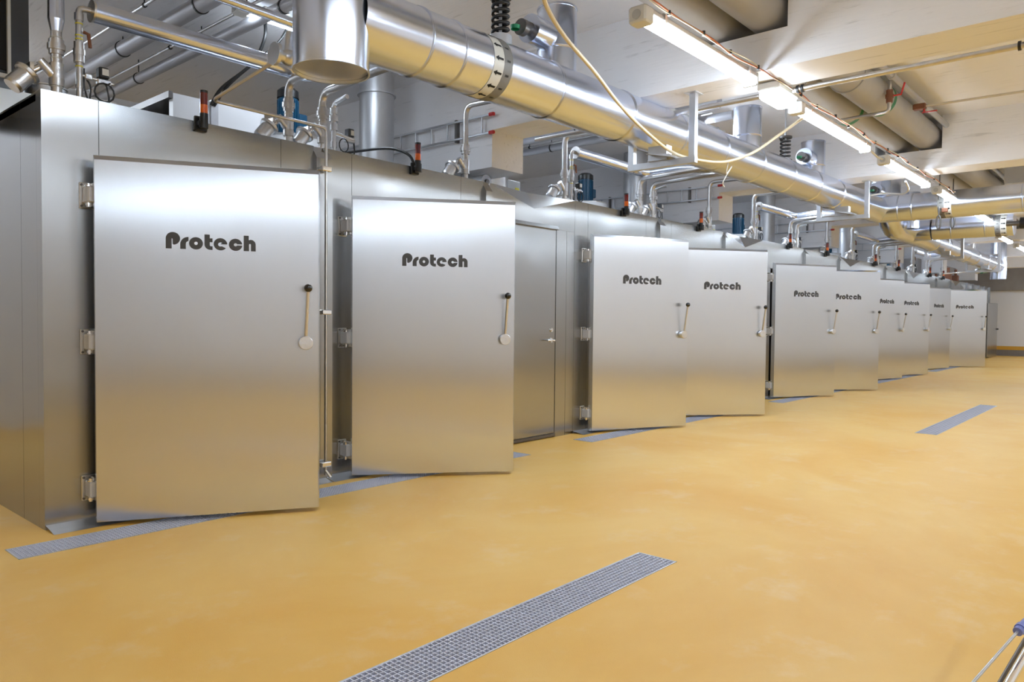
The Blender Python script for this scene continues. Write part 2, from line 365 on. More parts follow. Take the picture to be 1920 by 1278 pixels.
def oven(i):
    k = i//2; B = i % 2; dx = PER*k
    Xa, Xb = (XC+dx, XS+dx) if not B else (XS+dx, XE+dx)
    if not B and k > 0: Xa = XE+PER*(k-1)+1.52
    Xh = (1.845 if not B else 3.894)+dx
    seams = (Xh-.0+.095, Xa+1.71) if not B else (Xh+.115, Xa+1.68)
    lab = ['brushed steel smoke oven nearest the camera, at the left end of the row', 'second steel oven from the left, right of the thin vertical water pipe',
           'third open-door steel oven from the left, just beyond the plain service door', 'fourth open-door steel oven from the left, door half hidden behind the third',
           'fifth open-door steel oven from the left, with a dark gap at its hinges', 'sixth open-door steel oven from the left', 'seventh open-door steel oven from the left',
           'eighth open-door steel oven from the left', 'ninth open-door steel oven from the left, narrowest visible door', 'tenth and farthest open-door steel oven, by the white end wall'][i]
    t = thing('smoke_oven', ((Xa+Xb)/2, D, 0), lab, 'oven', 'row of brushed steel smoke ovens')
    g = .004; s0 = Xh+(.098 if not B else .12); xo0, xo1 = Xh+.15, min(Xh+1.465, Xb-.16)   # door opening
    zo = 2.36; th = .10
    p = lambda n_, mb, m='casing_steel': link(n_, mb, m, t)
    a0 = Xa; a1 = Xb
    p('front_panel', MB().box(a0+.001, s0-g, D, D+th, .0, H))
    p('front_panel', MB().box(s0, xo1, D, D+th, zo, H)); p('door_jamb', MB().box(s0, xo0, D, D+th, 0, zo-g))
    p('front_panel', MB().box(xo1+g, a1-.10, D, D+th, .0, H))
    # cover strip between neighbours with sloped cap
    if not B:
        x0, x1 = a1-.10, a1+.06
    else: x0, x1 = a1-.10, a1-.0
    st = MB().box(x0, x1, D-.045, D+th, 0, H-.10)
    st.add([(x0, D-.045, H-.10), (x1, D-.045, H-.10), (x1, D+.03, H+.003), (x0, D+.03, H+.003), (x0, D+th, H-.10), (x1, D+th, H-.10), (x1, D+th, H+.003), (x0, D+th, H+.003)], [(0, 1, 2, 3), (0, 3, 7, 4), (1, 5, 6, 2), (3, 2, 6, 7)])
    p('joint_strip', st)
    p('roof_panel', MB().box(a0+.001, a1-.001, D+th, D+3.4, H-.06, H-.015))
    # chamber behind the door
    ch = MB(); yb = D+1.9
    ch.add([(xo0, D+th, .03), (xo1, D+th, .03), (xo1, yb, .03), (xo0, yb, .03), (xo0, D+th, zo), (xo1, D+th, zo), (xo1, yb, zo), (xo0, yb, zo)], [(0, 1, 2, 3), (4, 7, 6, 5), (0, 3, 7, 4), (1, 5, 6, 2), (3, 2, 6, 7)])
    p('chamber_lining', ch, 'dark_steel')
    p('threshold_plate', MB().add([(a0+.005, D-.16, .001), (a1-.005, D-.16, .001), (a1-.005, D, .030), (a0+.005, D, .030)], [(0, 1, 2, 3)]).box(a0+.005, a1-.005, D-.003, D, 0, .03), 'galvanised')
    if i == 0:
        for ya, yb2 in ((D+.101, D+.42), (D+.424, D+1.9), (D+1.904, D+3.4)):
            p('side_panel', MB().box(a0+.001, a0+.04, ya, yb2, 0, H-.002))
    if i == 9:
        pass
    # the door, swung ajar about its hinge edge
    T = Matrix.Translation((Xh, 5.27, 0)) @ Matrix.Rotation(math.radians(-ANG[i]), 4, 'Z')
    d = link('door', door_mesh().xf(T), 'door_steel', t)
    sc_, ox, oz = .0815, .435, 1.850
    tm = MB(); tt = []
    for pg in LET[0]: tm.poly([(ox+x*sc_*1.0, -.003, oz+y*sc_) for x, y in pg])
    for so, si in LET[1]:
        n = len(so); tm.add([(ox+x*sc_, -.003, oz+y*sc_) for x, y in so+si], [(j, j+1, n+j+1, n+j) for j in range(n-1)])
    link('lettering', tm.xf(T), 'ink', d)
    link('door_gasket', MB().box(.03, DW-.03, DT, DT+.018, .06, 2.40).xf(T), 'black_rubber', d)
    lever_parts(T, d)
    hinge_parts(Xh, t)
    return t
OV = [oven(i) for i in range(10)]
# ------------------------------------------------------------------ service bays between oven pairs
def bay(k):
    dx = PER*k; a, b = XE+dx, XE+1.52+dx
    if k == 4: b = a+1.52
    t = thing('service_bay', ((a+b)/2, D, 0), [ 'plain steel service bay with flush door and small lever, right of the second oven', 'plain steel service bay hidden behind the fourth oven door', 'plain steel service bay behind the sixth oven door',
        'plain steel service bay behind the eighth oven door', 'plain steel service bay behind the tenth and farthest oven door'][k], 'cabinet', 'steel service bays between the ovens')
    p = lambda n_, mb, m='casing_steel', par=None: link(n_, mb, m, par or t)
    th = .1; x0, x1 = 6.02+dx, 6.95+dx
    p('front_panel', MB().box(a+.002, x0-.003, D+.0, D+th, 0, 2.453))
    p('front_panel', MB().box(x1+.003, b-.003, D+.0, D+th, 0, 2.453))
    p('roof_panel', MB().box(a+.001, b-.001, D+.088, D+3.4, H-.06, H-.003))
    dr = p('service_door', MB().box(x0, x1, D+.006, D+.06, .05, 2.45), 'casing_steel')
    lv = p('lever_handle', MB().cyl((x1-.075, D+.006, 1.15), (x1-.075, D-.05, 1.15), .011, 12).cyl((x1-.075, D+.006, 1.15), (x1-.075, D-.004, 1.15), .026, 16).tube(bend([(x1-.075, D-.045, 1.15), (x1-.20, D-.045, 1.15)], .01), .009, 10), 'chrome', dr)
    p('lock_cylinder', MB().cyl((x1-.075, D+.006, 1.27), (x1-.075, D-.006, 1.27), .024, 16).cyl((x1-.075, D-.006, 1.27), (x1-.075, D-.014, 1.27), .011, 12), 'chrome', dr)
    p('door_sill', MB().box(x0, x1, D-.012, D+.02, .012, .045), 'dark_steel')
    hood = MB(); hz = 2.46; hood.add([(x0-.03, D, hz+.035), (x1+.03, D, hz+.035), (x1+.0, D-.045, hz-.012), (x0, D-.045, hz-.012), (x0-.03, D, hz-.012), (x1+.03, D, hz-.012)], [(0, 3, 2, 1), (0, 4, 3), (1, 2, 5), (3, 4, 5, 2)])
    p('drip_hood', hood)
    A, M_, B_, Cc = (a+.002, D, H), ((a+b)/2-.05, D+.085, H), (b-.003, D, H), (6.53+dx, D, 2.65)
    E_, Dd = (a+.002, D, 2.455), (b-.003, D, 2.455)
    p('sloping_canopy', MB().add([A, M_, B_, Cc], [(0, 3, 1), (1, 3, 2)]))
    p('header_panel', MB().add([A, B_, Cc, E_, Dd], [(0, 3, 2), (3, 4, 2), (4, 1, 2)]))
    p('corner_seam', MB().box(x1+.20, x1+.204, D-.002, D, 0, 2.455))
    return t
for k in range(NPER): bay(k)
# far end cabinets of the row
xe = XE+1.52+PER*4
for k in range(5):
    a = xe+k*1.13; t = thing('steel_cabinet', (a, D, 0), ['narrow dark steel cabinet section just beyond the last service bay', 'second narrow steel cabinet section beyond the last oven', 'third narrow steel cabinet section beyond the last oven',
      'fourth narrow steel cabinet section beyond the last oven', 'end steel cabinet of the row, nearest the white end wall'][k], 'cabinet', 'narrow cabinets at the far end of the row')
    link('front_panel', MB().box(a+.004, a+1.0, D, D+.1, 0, H), 'casing_steel', t)
    link('joint_strip', MB().box(a+1.004, a+1.126, D-.05, D+.1, 0, H), 'casing_steel', t)
    link('sloping_canopy', MB().add([(a+.1, D-.002, 2.75), (a+.95, D-.002, 2.75), (a+.52, D-.03, 2.62), (a+.1, D-.002, 2.55), (a+.95, D-.002, 2.55)], [(0, 2, 1), (0, 3, 2), (1, 2, 4), (3, 4, 2)]), 'casing_steel', t)
    link('roof_panel', MB().box(a, a+1.13, D+.1, D+3.4, H-.06, H-.015), 'casing_steel', t)
    if k == 4:
        link('side_panel', MB().box(a+1.13, a+1.18, D, D+3.4, 0, H), 'casing_steel', t)
        T = Matrix.Translation((a+.25, D-.12, 0)) @ Matrix.Rotation(math.radians(-8), 4, 'Z')
        d = link('door', MB().rbox(0, 1.15, 0, .07, .05, 2.2, .012).xf(T), 'casing_steel', t)
        link('door_handle', MB().box(1.10, 1.14, -.05, 0, 1.13, 1.19).xf(T), 'black_rubber', d)

# ------------------------------------------------------------------ ducts
DR = .228
def duct_run(t, a, b, seams, r=DR, band=None, end_caps=(False, False), flip=1):
    a, b = Vector(a), Vector(b); d = (b-a).normalized(); L = (b-a).length
    ts = [0]+sorted(seams)+[L]
    for s0, s1 in zip(ts, ts[1:]):
        link('duct_section', MB().cyl(a+d*s0, a+d*s1, r, 48, caps=False), 'duct_steel', t)
    for s_ in sorted(seams):
        link('seam_bead', MB().lathe(a+d*(s_-.012), d, [(0, r), (.004, r+.007), (.009, r+.001), (.013, r+.001), (.018, r+.008), (.025, r)], 48), 'duct_steel', t)
    for e, on, sg in ((a, end_caps[0], -1), (b, end_caps[1], 1)):
        if on: link('end_cap', MB().lathe(e-d*sg*.01, d*sg, [(0, r+.006), (.02, r+.006), (.03, r-.02), (.032, 0)], 48), 'duct_steel', t)
    if band is not None:
        p0 = a+d*band
        link('flow_band', MB().cyl(p0, p0-d*.105*flip, r+.0025, 48, caps=False), 'band_white', t)
        bg = link('name_band', MB().cyl(p0, p0+d*.095*flip, r+.003, 48, caps=False), 'band_grey', t)
        ar = MB(); mk = MB(); _, u, w_ = ar.frame(a, b); n = 14
        for j in range(n):
            th = 2*PI*j/n; rr = r+.0045
            def pt(s_, o): 
                ph = th+o/rr; return p0+d*s_*flip+(u*math.cos(ph)+w_*math.sin(ph))*rr
            ar.poly([pt(-.012, -.008), pt(-.012, .008), pt(-.062, .008), pt(-.062, .020), pt(-.096, 0), pt(-.062, -.020), pt(-.062, -.008)])
            ar.poly([pt(-.012, -.008), pt(-.062, -.008), pt(-.062, -.020), pt(-.096, 0), pt(-.062, .020), pt(-.062, .008), pt(-.012, .008)])
            for q in range(4):
                mk.poly([pt(.030+q*.0095, -.008), pt(.036+q*.0095, -.008), pt(.036+q*.0095, .008), pt(.030+q*.0095, .008)])
                mk.poly([pt(.030+q*.0095, -.008), pt(.030+q*.0095, .008), pt(.036+q*.0095, .008), pt(.036+q*.0095, -.008)])
        link('flow_arrows', ar, 'ink_black', t); link('band_marks', mk, 'ink_black', t)
A = Vector((2.73, 3.90, 3.27)); Bp = Vector((14.05, 3.93, 3.395))
t = thing('main_duct', A, 'big shiny insulated duct with arrow band, running from the open vertical end past the ovens', 'duct')
link('vertical_section', MB().pipe_open((2.73, 3.9, 2.905), (2.73, 3.9, 4.28), DR+.002, .004, 56), 'duct_steel', t)
link('bottom_plate', MB().cyl((2.73, 3.9, 2.925), (2.73, 3.9, 2.935), DR-.004, 48), 'stainless', t)
link('rim_bead', MB().lathe((2.73, 3.9, 2.903), (0, 0, 1), [(0, DR-.004), (0, DR+.006), (.012, DR+.006), (.016, DR)], 56), 'duct_steel', t)
duct_run(t, A+Vector((.1, 0, 0)), Bp, [.55, .86, 1.98, 3.05, 4.05, 5.0, 6.0, 7.0, 8.0, 9.0, 10.2], band=1.24)
link('elbow_section', MB().tube(bend([Bp-Vector((.02, 0, 0)), Bp+Vector((.26, 0, .003)), (14.31, 3.6, 3.395)], .2, 8), DR+.001, 40), 'duct_steel', t)
duct_run(t, (14.31, 3.65, 3.395), (14.31, Y0, 3.43), [.10, .32, 1.9, 3.2, 4.6], band=.82, flip=-1)
# second run
t = thing('far_duct', (17.8, 4.2, 3.35), 'farther insulated duct with a capped stub and elbow, ending in a far vertical pipe', 'duct')
duct_run(t, (17.8, 3.75, 3.38), (17.8, 2.33, 3.38), [.35, .95], band=1.22, end_caps=(False, True), flip=-1)
link('elbow_section', MB().tube(bend([(17.8, 3.78, 3.38), (17.8, 4.25, 3.37), (18.7, 4.25, 3.34)], .42, 4), DR+.002, 40), 'duct_steel', t)
link('elbow_section', MB().tube(bend([(18.6, 4.25, 3.34), (16.6, 4.25, 3.34), (16.25, 4.25, 3.7), (16.25, 4.25, 4.28)], .3, 5), DR, 40), 'duct_steel', t)
duct_run(t, (18.6, 4.25, 3.34), (28.75, 4.18, 3.26), [1.2, 2.4, 3.6, 4.8, 6, 7.4, 8.6, 9.4])
link('vertical_section', MB().pipe_open((28.75, 4.15, 2.83), (28.75, 4.15, 4.28), DR+.003, .004, 40), 'duct_steel', t)
# uprights rising from the duct
for k, (x, y) in enumerate([(1045, 12), (1402, 199), (1525, 266), (1650, 330), (1706, 362)]):
    p = at(x, y, Y=3.95) if k < 3 else Vector(((8.98, 11.1)[k-3]+PER, 3.95, 4.07))
    if k == 1: p = at(1402, 199, Y=3.95)
    t = thing('duct_upright', (p.x, 3.95, 3.4), ['tall shiny round upright rising behind the main duct beside the near spring hanger', 'shiny upright rising from main duct right of the first hanger frame', 'shiny upright just right of the farther spring hanger',
        'shiny upright rising from the duct near its corner', 'small shiny upright behind the duct corner'][k], 'duct', 'round uprights on the main duct')
    zt = 4.02; link('sleeve', MB().cyl((p.x, 3.95, 3.3), (p.x, 3.95, zt), .168, 36, caps=False), 'duct_steel', t)
    link('end_cap', MB().lathe((p.x, 3.95, zt-.012), (0, 0, 1), [(0, .168), (.0, .173), (.016, .173), (.022, .15), (.024, 0)], 36), 'duct_steel', t)
    link('seam_bead', MB().lathe((p.x, 3.95, 3.66), (0, 0, 1), [(0, .168), (.005, .172), (.01, .169), (.015, .172), (.02, .168)], 36), 'duct_steel', t)
    if k != 1:
        link('side_stub', MB().cyl((p.x-.14, 3.95, 3.76), (p.x-.37, 3.95, 3.76), .115, 28), 'duct_steel', t)
        link('stub_flange', MB().cyl((p.x-.37, 3.95, 3.76), (p.x-.43, 3.95, 3.74), .05, 20).cyl((p.x-.43, 3.95, 3.74), (p.x-.48, 3.95, 3.74), .065, 20), 'dark_steel', t)
        link('hand_wheel', MB().lathe((p.x-.54, 3.95, 3.70), (0, 0, 1), [(0, .035), (.03, .04), (.035, .01)], 20), 'valve_green', t)
# spring hangers
for k in range(2):
    x = 4.27+PER*k*1.01; yy = 3.9
    t = thing('spring_hanger', (x, yy, 3.55), ['black coil spring hanger above the duct at the top edge of the photo', 'black coil spring hanger above the duct, left of an upright at right'][k], 'hanger', 'coil spring hangers carrying the duct')
    link('rod', MB().cyl((x, yy, 3.45), (x, yy, SZ), .012, 10), 'galvanised', t)
    pts = [(x+.062*math.cos(a*.5), yy+.062*math.sin(a*.5), 3.575+.27*(a*.5)/(2*PI*5.5)) for a in range(int(2*PI*5.5/.5)+1)]
    link('coil_spring', MB().tube(pts, .013, 8), 'black_rubber', t)
    link('top_plate', MB().cyl((x, yy, 3.85), (x, yy, 3.875), .085, 20), 'dark_steel', t)
    link('bottom_plate', MB().cyl((x, yy, 3.487), (x, yy, 3.565), .09, 20).cyl((x, yy, 3.52), (x, yy, 3.487), .02, 6), 'galvanised' if k == 0 else 'dark_steel', t)
# hanger frames
def hframe(x, ya, yb, z0, z1, label, zb=2.88):
    t = thing('duct_support', (x, (ya+yb)/2, z0), label, 'bracket', 'square tube supports under the ducts')
    s = .03
    for y in (ya, yb):
        link('post', MB().box(x-s, x+s, y-s, y+s, z0, z1-.008), 'galvanised', t)
        link('ceiling_plate', MB().box(x-.075, x+.075, y-.06, y+.06, z1-.008, z1), 'galvanised', t)
    link('crossbar', MB().box(x-s, x+s, ya-s-.005, yb+s+.005, z0-.06, z0), 'galvanised', t)
    link('saddle', MB().add([(x-.12, ya+.16, z0+.0), (x+.12, ya+.16, z0), (x+.16, ya+.42, z0+.055), (x-.16, ya+.42, z0+.055), (x-.12, ya+.18, z0+.03), (x+.12, ya+.18, z0+.03)], [(0, 1, 2, 3), (0, 3, 4), (1, 5, 2), (4, 3, 2, 5), (0, 4, 5, 1)]).box(x-.05, x+.05, ya+.25, ya+.45, z0, z0+.14), 'galvanised', t)
hframe(6.36, 3.36, 4.02, 2.93, BZ, 'square steel tube frame carrying the near duct, hung under the first concrete beam')
hframe(11.95, 3.42, 4.12, 3.02, BZ+0, 'square steel tube frame carrying the duct near its corner')
hframe(20.6, 3.72, 4.5, 3.00, 3.9, 'small square tube frame under the far duct, nearer of two', )
hframe(25.6, 3.68, 4.5, 2.95, 3.9, 'farthest square tube frame, next to the far vertical pipe')

# ------------------------------------------------------------------ light fixtures
def fixture(x0, x1, y, z, label, wd=.062, grp='fluorescent tube lights on the ceiling row'):
    t = thing('tube_light', ((x0+x1)/2, y, z), label, 'ceiling light', grp)
    h = MB(); h.rbox(x0, x1, y-wd, y+wd, z+.005, z+.045, .008); link('housing', h, 'grey_plastic', t)
    n = 10; pr = [(wd*.93*math.cos(PI+PI*i/n), .052*math.sin(PI+PI*i/n)) for i in range(n+1)]
    ln = MB(); L0 = [(x0+.10, y+a, z+b) for a, b in pr]; L1 = [(x1-.035, y+a, z+b) for a, b in pr]
    ln.add(L0+L1, [(i, i+1, n+2+i, n+1+i) for i in range(n)], True); ln.add(L0, [tuple(range(n+1))]); ln.add(L1, [tuple(range(n, -1, -1))])
    link('diffuser', ln, 'tube', t)
    e = link('end_cap', MB().rbox(x0-.015, x0+.10, y-wd-.006, y+wd+.006, z-.062, z+.05, .012), 'white_plastic', t)
    link('cap_disc', MB().cyl((x0-.014, y, z-.01), (x0-.021, y, z-.01), .033, 20), 'grey_plastic', e)
    link('end_cap', MB().rbox(x1-.035, x1+.0, y-wd-.004, y+wd+.004, z-.056, z+.05, .01), 'grey_plastic', t)
    for x in (x0+.25, x1-.2): link('clip', MB().box(x-.014, x+.014, y-wd-.012, y-wd, z-.01, z+.05).box(x-.014, x+.014, y-wd, y+wd, z+.045, z+.06), 'stainless', t)
    return t
YL, ZL = 2.71, 3.45
fixture(4.33, 6.15, YL, ZL, 'long lit tube light nearest the camera, at the top centre')
fixture(7.17, 9.40, YL+.01, ZL, 'second long lit tube light, right of the square emergency lamp')
fixture(10.15, 12.40, YL+.02, ZL, 'third long lit tube light, ending above the duct corner')
fixture(12.95, 15.0, YL, ZL, 'tube light hidden behind the crossing duct')
fixture(15.8, 17.6, YL, ZL, 'lit tube light behind the stub of the far duct')
fixture(20.6, 22.4, 3.0, ZL, 'small lit tube light seen under the far duct stub')
fixture(23.4, 25.4, 3.0, ZL, 'farthest lit tube light at the right edge of the photo')
fixture(1.5, 3.4, YL, ZL, 'lit tube light just above the top edge of the photo')
for j, x0 in enumerate((-4.5, -1.6, 1.4, 5.4, 8.7, 12, 16, 20, 24, 28, 32)):
    fixture(x0, x0+1.9, -2.1, ZL, f'{ORD[j]} lit tube light of the row behind the camera', grp='tube lights behind the camera')
for j, (x, y) in enumerate(((-3.5, 7.2), (-1.2, 8.8), (.55, 9.9))):  # added lamps, out of view, that brighten the bay behind the first ovens
    fixture(x, x+1.9, y, 4.15, ['added fill tube light left of the oven row, out of view', 'added fill tube light at the back left of the oven row, out of view', 'added fill tube light at the back wall, hidden left of the frame'][j], grp='added fill lights left of the ovens')
for j in range(5):  # added lamps concealed by the beams, fill light for the back bays
    x = BX+BW+.35+PER*j
    fixture(x-.15, x+1.2, 6.35, 4.2, f'added fill tube light hidden close behind the haunch of the {ORD[j]} concrete beam', grp='added fill lights tucked behind beams')
    fixture(x, x+1.5, 8.9, 4.2, f'added fill tube light tucked behind the {ORD[j]} concrete beam above the ovens', grp='added fill lights tucked behind beams')
for j, (x0, y) in enumerate(((28.2, 2.9), (31.4, 2.9), (34.6, 2.9), (35, 0.6))):  # added lamps, out of view, to lift the dark far end and wall
    fixture(x0, x0+1.9, y, 3.42, ['added fill tube light before the farthest cabinets, nearer one', 'added fill tube light before the farthest cabinets, farther one', 'added fill tube light next to the white end wall', 'added fill tube light near the end wall, right of its neighbour'][j], grp='added fill lights at the far end')
# square emergency lamp
p = Vector((6.66, 2.69, 3.43)); t = thing('emergency_lamp', p, 'short bright box lamp with white housing between the first two tube lights', 'ceiling light')
link('housing', MB().rbox(p.x-.22, p.x+.26, p.y-.10, p.y+.10, p.z+.01, p.z+.075, .012), 'white_plastic', t)
link('diffuser', MB().rbox(p.x-.20, p.x+.24, p.y-.09, p.y+.09, p.z-.06, p.z+.012, .02), 'tube', t)
# lights in the bays behind
for k, (x, y, z, l) in enumerate([(3.35, 6.2, 4.12, 'lit tube light behind the big vertical duct end at upper left'), (8.3, 4.75, 4.0, 'lit tube light glimpsed behind the first hanger frame'), (13.9, 5.4, 3.95, 'lit tube light in the bay behind the third and fourth ovens'),
        (20.2, 7.6, 4.05, 'lit tube light low above the roof of the sixth oven'), (25.5, 5.2, 3.95, 'lit tube light in the farthest bay above the ovens')]):
    fixture(x, x+1.5, y, z, l, grp='tube lights in the bays above the ovens')
# orange cable with ties beside the tube lights
pts = []
xs_ = [3.6+.12*i for i in range(85)]
def cab(off, nz, seed):
    return [(x, YL-.11+off+.012*math.sin(x*7+seed), 3.495+nz+.012*math.sin(x*3.1+seed)) for x in xs_]
t = thing('orange_cable', (4, YL-.1, 3.5), 'thin orange cable with small ties running beside the row of tube lights', 'cable')
link('wire', MB().tube(cab(0, 0, 0), .0065, 6), 'copper_cable', t); link('wire', MB().tube(cab(-.012, -.006, 2), .004, 6), 'cable_cream', t)
for i, x in enumerate(xs_[::4]): link('cable_tie', MB().cyl((x, YL-.11+.012*math.sin(x*7), 3.478), (x, YL-.11+.012*math.sin(x*7), 3.512), .014, 6), 'black_rubber', t)
# cream hose cable looping over the duct
ctl = [at(1012, -60, Y=2.6), at(1022, 5, Y=2.75), at(1060, 70, Y=3.0), at(1115, 135, Y=3.2), at(1165, 200, Y=3.42), at(1215, 250, Y=3.5), at(1262, 286, Y=3.55), at(1310, 300, Y=3.5), at(1360, 303, Y=3.45), at(1410, 287, Y=3.3), at(1455, 257, Y=3.1), at(1495, 228, Y=2.85), at(1507, 219, Y=2.72)]
def spline(P_, n=6):
    o = []
    for i in range(len(P_)-1):
        p0, p1, p2, p3 = P_[max(i-1, 0)], P_[i], P_[i+1], P_[min(i+2, len(P_)-1)]
        for j in range(n):
            s_ = j/n; o.append(.5*((2*p1)+(p2-p0)*s_+(2*p0-5*p1+4*p2-p3)*s_*s_+(3*p1-p0-3*p2+p3)*s_**3))
    return o+[P_[-1]]
t = thing('cream_cable', ctl[7], 'thick cream cable sagging in front of the main duct to the second tube light', 'cable')
link('sheath', MB().tube(spline(ctl), .0145, 8), 'cable_cream', t)
link('binding_cord', MB().tube(spline([at(1366, 302, Y=3.45), at(1362, 325, Y=3.5), at(1372, 312, Y=3.5), at(1356, 340, Y=3.55), at(1358, 350, Y=3.6)]), .006, 6), 'cable_white', t)
t = thing('white_cable', (11.9, 2.9, 3.4), 'white cable drooping from the end of the third tube light onto the duct', 'cable')
link('sheath', MB().tube(spline([at(1698, 340, Y=2.75), at(1703, 355, Y=2.9), at(1692, 363, Y=3.2), at(1660, 362, Y=3.6), at(1632, 366, Y=3.7)]), .014, 8), 'cable_white', t)
t = thing('white_cable', (9.5, 2.9, 3.4), 'short straight white cable joining second and third tube lights', 'cable')
link('sheath', MB().tube([(9.38, YL, 3.47), (9.9, YL+.01, 3.43), (10.17, YL+.02, 3.45)], .013, 8), 'cable_white', t)

# ------------------------------------------------------------------ grey pipes through the beams, upper right
def long_pipe(name, y, z, r, mat, x0, x1, label, collars=(), cat='pipe', grp=None, cm='grey_pipe'):
    t = thing(name, (x0, y, z), label, cat, grp)
    link('pipe_body', MB().cyl((x0, y, z), (x1, y, z), r, 32), mat, t)
    for c in collars: link('joint_band', MB().lathe((c, y, z), (1, 0, 0), [(0, r), (0, r+.012), (.05, r+.012), (.05, r)], 32), cm, t)
    return t
GP = 'large grey pipes passing through the beams'
a_ = long_pipe('grey_pipe', 3.06, 4.05, .185, 'grey_pipe', 0, 34, 'large grey pipe through the beam openings, left one of the two at upper right', (3.9, 8.0, 12.6), grp=GP)
b_ = long_pipe('grey_pipe', 2.64, 4.05, .185, 'grey_pipe', 0, 34, 'large grey pipe through the beam openings, right one of the two at upper right', (3.2, 8.4, 13), grp=GP)
for ob, yy, xc in ((a_, 3.06, 9.75), (b_, 2.64, 9.55)):
    link('green_tape', MB().cyl((xc, yy, 4.05), (xc+.09, yy, 4.05), .188, 32, caps=False), 'valve_green', ob)
long_pipe('thin_pipe', 2.36, 4.14, .035, 'pale_pipe', 0, 34, 'slim pale pipe running beside the two large grey pipes', (8.2, 9.0))
t = thing('threaded_pipe', (10.05, 2.4, 4.0), 'thin steel pipe with red lever valve crossing to the right under the ceiling', 'pipe')
pa, pb, pc = at(1733, 199, z=4.02), at(1920, 171, z=4.02), at(1723, 201, z=4.02)
link('pipe_body', MB().cyl(pa, pb+(pb-pa)*1.2, .014, 10), 'pipe_steel', t)
link('valve_body', MB().rbox(pa.x-.04, pa.x+.04, pa.y-.02, pa.y+.12, 3.985, 4.055, .01), 'rust_brass', t)
link('valve_lever', MB().box(pa.x-.015, pa.x+.015, pa.y-.14, pa.y+.02, 3.94, 3.95).cyl((pa.x, pa.y, 3.94), (pa.x, pa.y, 4.0), .012, 8), 'red_plastic', t)
t = thing('threaded_pipe', (9.7, 2.8, 3.85), 'bent brassy steel pipe with red valve below the large grey pipes', 'pipe')
q0, q1, q2 = at(1575, 226, z=3.78), at(1667, 209, z=3.78), None
top = Vector((q1.x, q1.y, 4.16))
link('pipe_body', MB().tube(bend([q0, q1, top], .05), .021, 10), 'pipe_steel', t)
link('valve_body', MB().lathe((q1.x, q1.y, 3.88), (0, 0, 1), [(0, .02), (0, .036), (.05, .036), (.05, .045), (.09, .045), (.09, .036), (.14, .036), (.14, .02)], 12), 'rust_brass', t)
link('valve_lever', MB().tube([(q1.x, q1.y, 3.95), (q1.x, q1.y-.12, 3.95), (q1.x+.02, q1.y-.15, 4.08)], .011, 8), 'red_plastic', t)
t = thing('steel_pipe', (6.78, 2, 3.5), 'straight steel pipe along the far edge of the first beam at upper right', 'pipe')
link('pipe_body', MB().cyl((6.76, Y0, 3.487), (6.76, 5.6, 3.487), .024, 14), 'pipe_steel', t)
for yy in (2.52, .86, 4.3): link('pipe_clip', MB().cyl((6.76, yy-.03, 3.487), (6.76, yy-.01, 3.487), .036, 14).cyl((6.76, yy+.01, 3.487), (6.76, yy+.03, 3.487), .036, 14).box(6.68, 6.76, yy-.012, yy+.012, 3.55, 3.57), 'black_rubber', t)

# ------------------------------------------------------------------ pipes under the ceiling behind
def ypipe(name, x, z, r, mat, y0, y1, label, clips=()):
    t = thing(name, (x, y0, z), label, 'pipe', 'pipes crossing under the ceiling behind the ovens')
    link('pipe_body', MB().cyl((x, y0, z), (x, y1, z), r, 24), mat, t)
    for c in clips:
        link('pipe_clip', MB().lathe((x, c, z), (0, 1, 0), [(0, r), (0, r+.008), (.02, r+.008), (.02, r)], 20).cyl((x, c+.010, z+r), (x, c+.015, SZ), .006, 6), 'black_rubber', t)
for k in range(4):
    dx = PER*k
    wh = ['above the first oven', 'above the third oven', 'above the fifth oven', 'above the seventh oven'][k]
    ypipe('grey_pipe', 3.58+dx, 4.08, .055, 'pale_pipe', 4.3, 10.55, f'pale grey ceiling pipe crossing {wh}', (5.8, 7.3, 8.8))
    ypipe('grey_pipe', 3.18+dx, 4.16, .075, 'pale_pipe', 4.3, 10.55, f'thicker grey pipe hugging the ceiling {wh}', (6.5, 8.2))
    ypipe('thin_pipe', 3.40+dx, 4.10, .014, 'pipe_steel', 4.5, 10.55, f'thin dark rod between two ceiling pipes {wh}', (6.1, 7.6))
    ypipe('thin_pipe', 2.86+dx, 4.16, .014, 'pipe_steel', 4.5, 10.55, f'thin dark rod left of the ceiling pipes {wh}', (6.9,))
ypipe('grey_pipe', 7.15, 3.95, .07, 'pale_pipe', 5.0, 10.5, 'pale pipe hung in the bay just behind the deep cream beam end', (5.6, 6.1, 6.9))

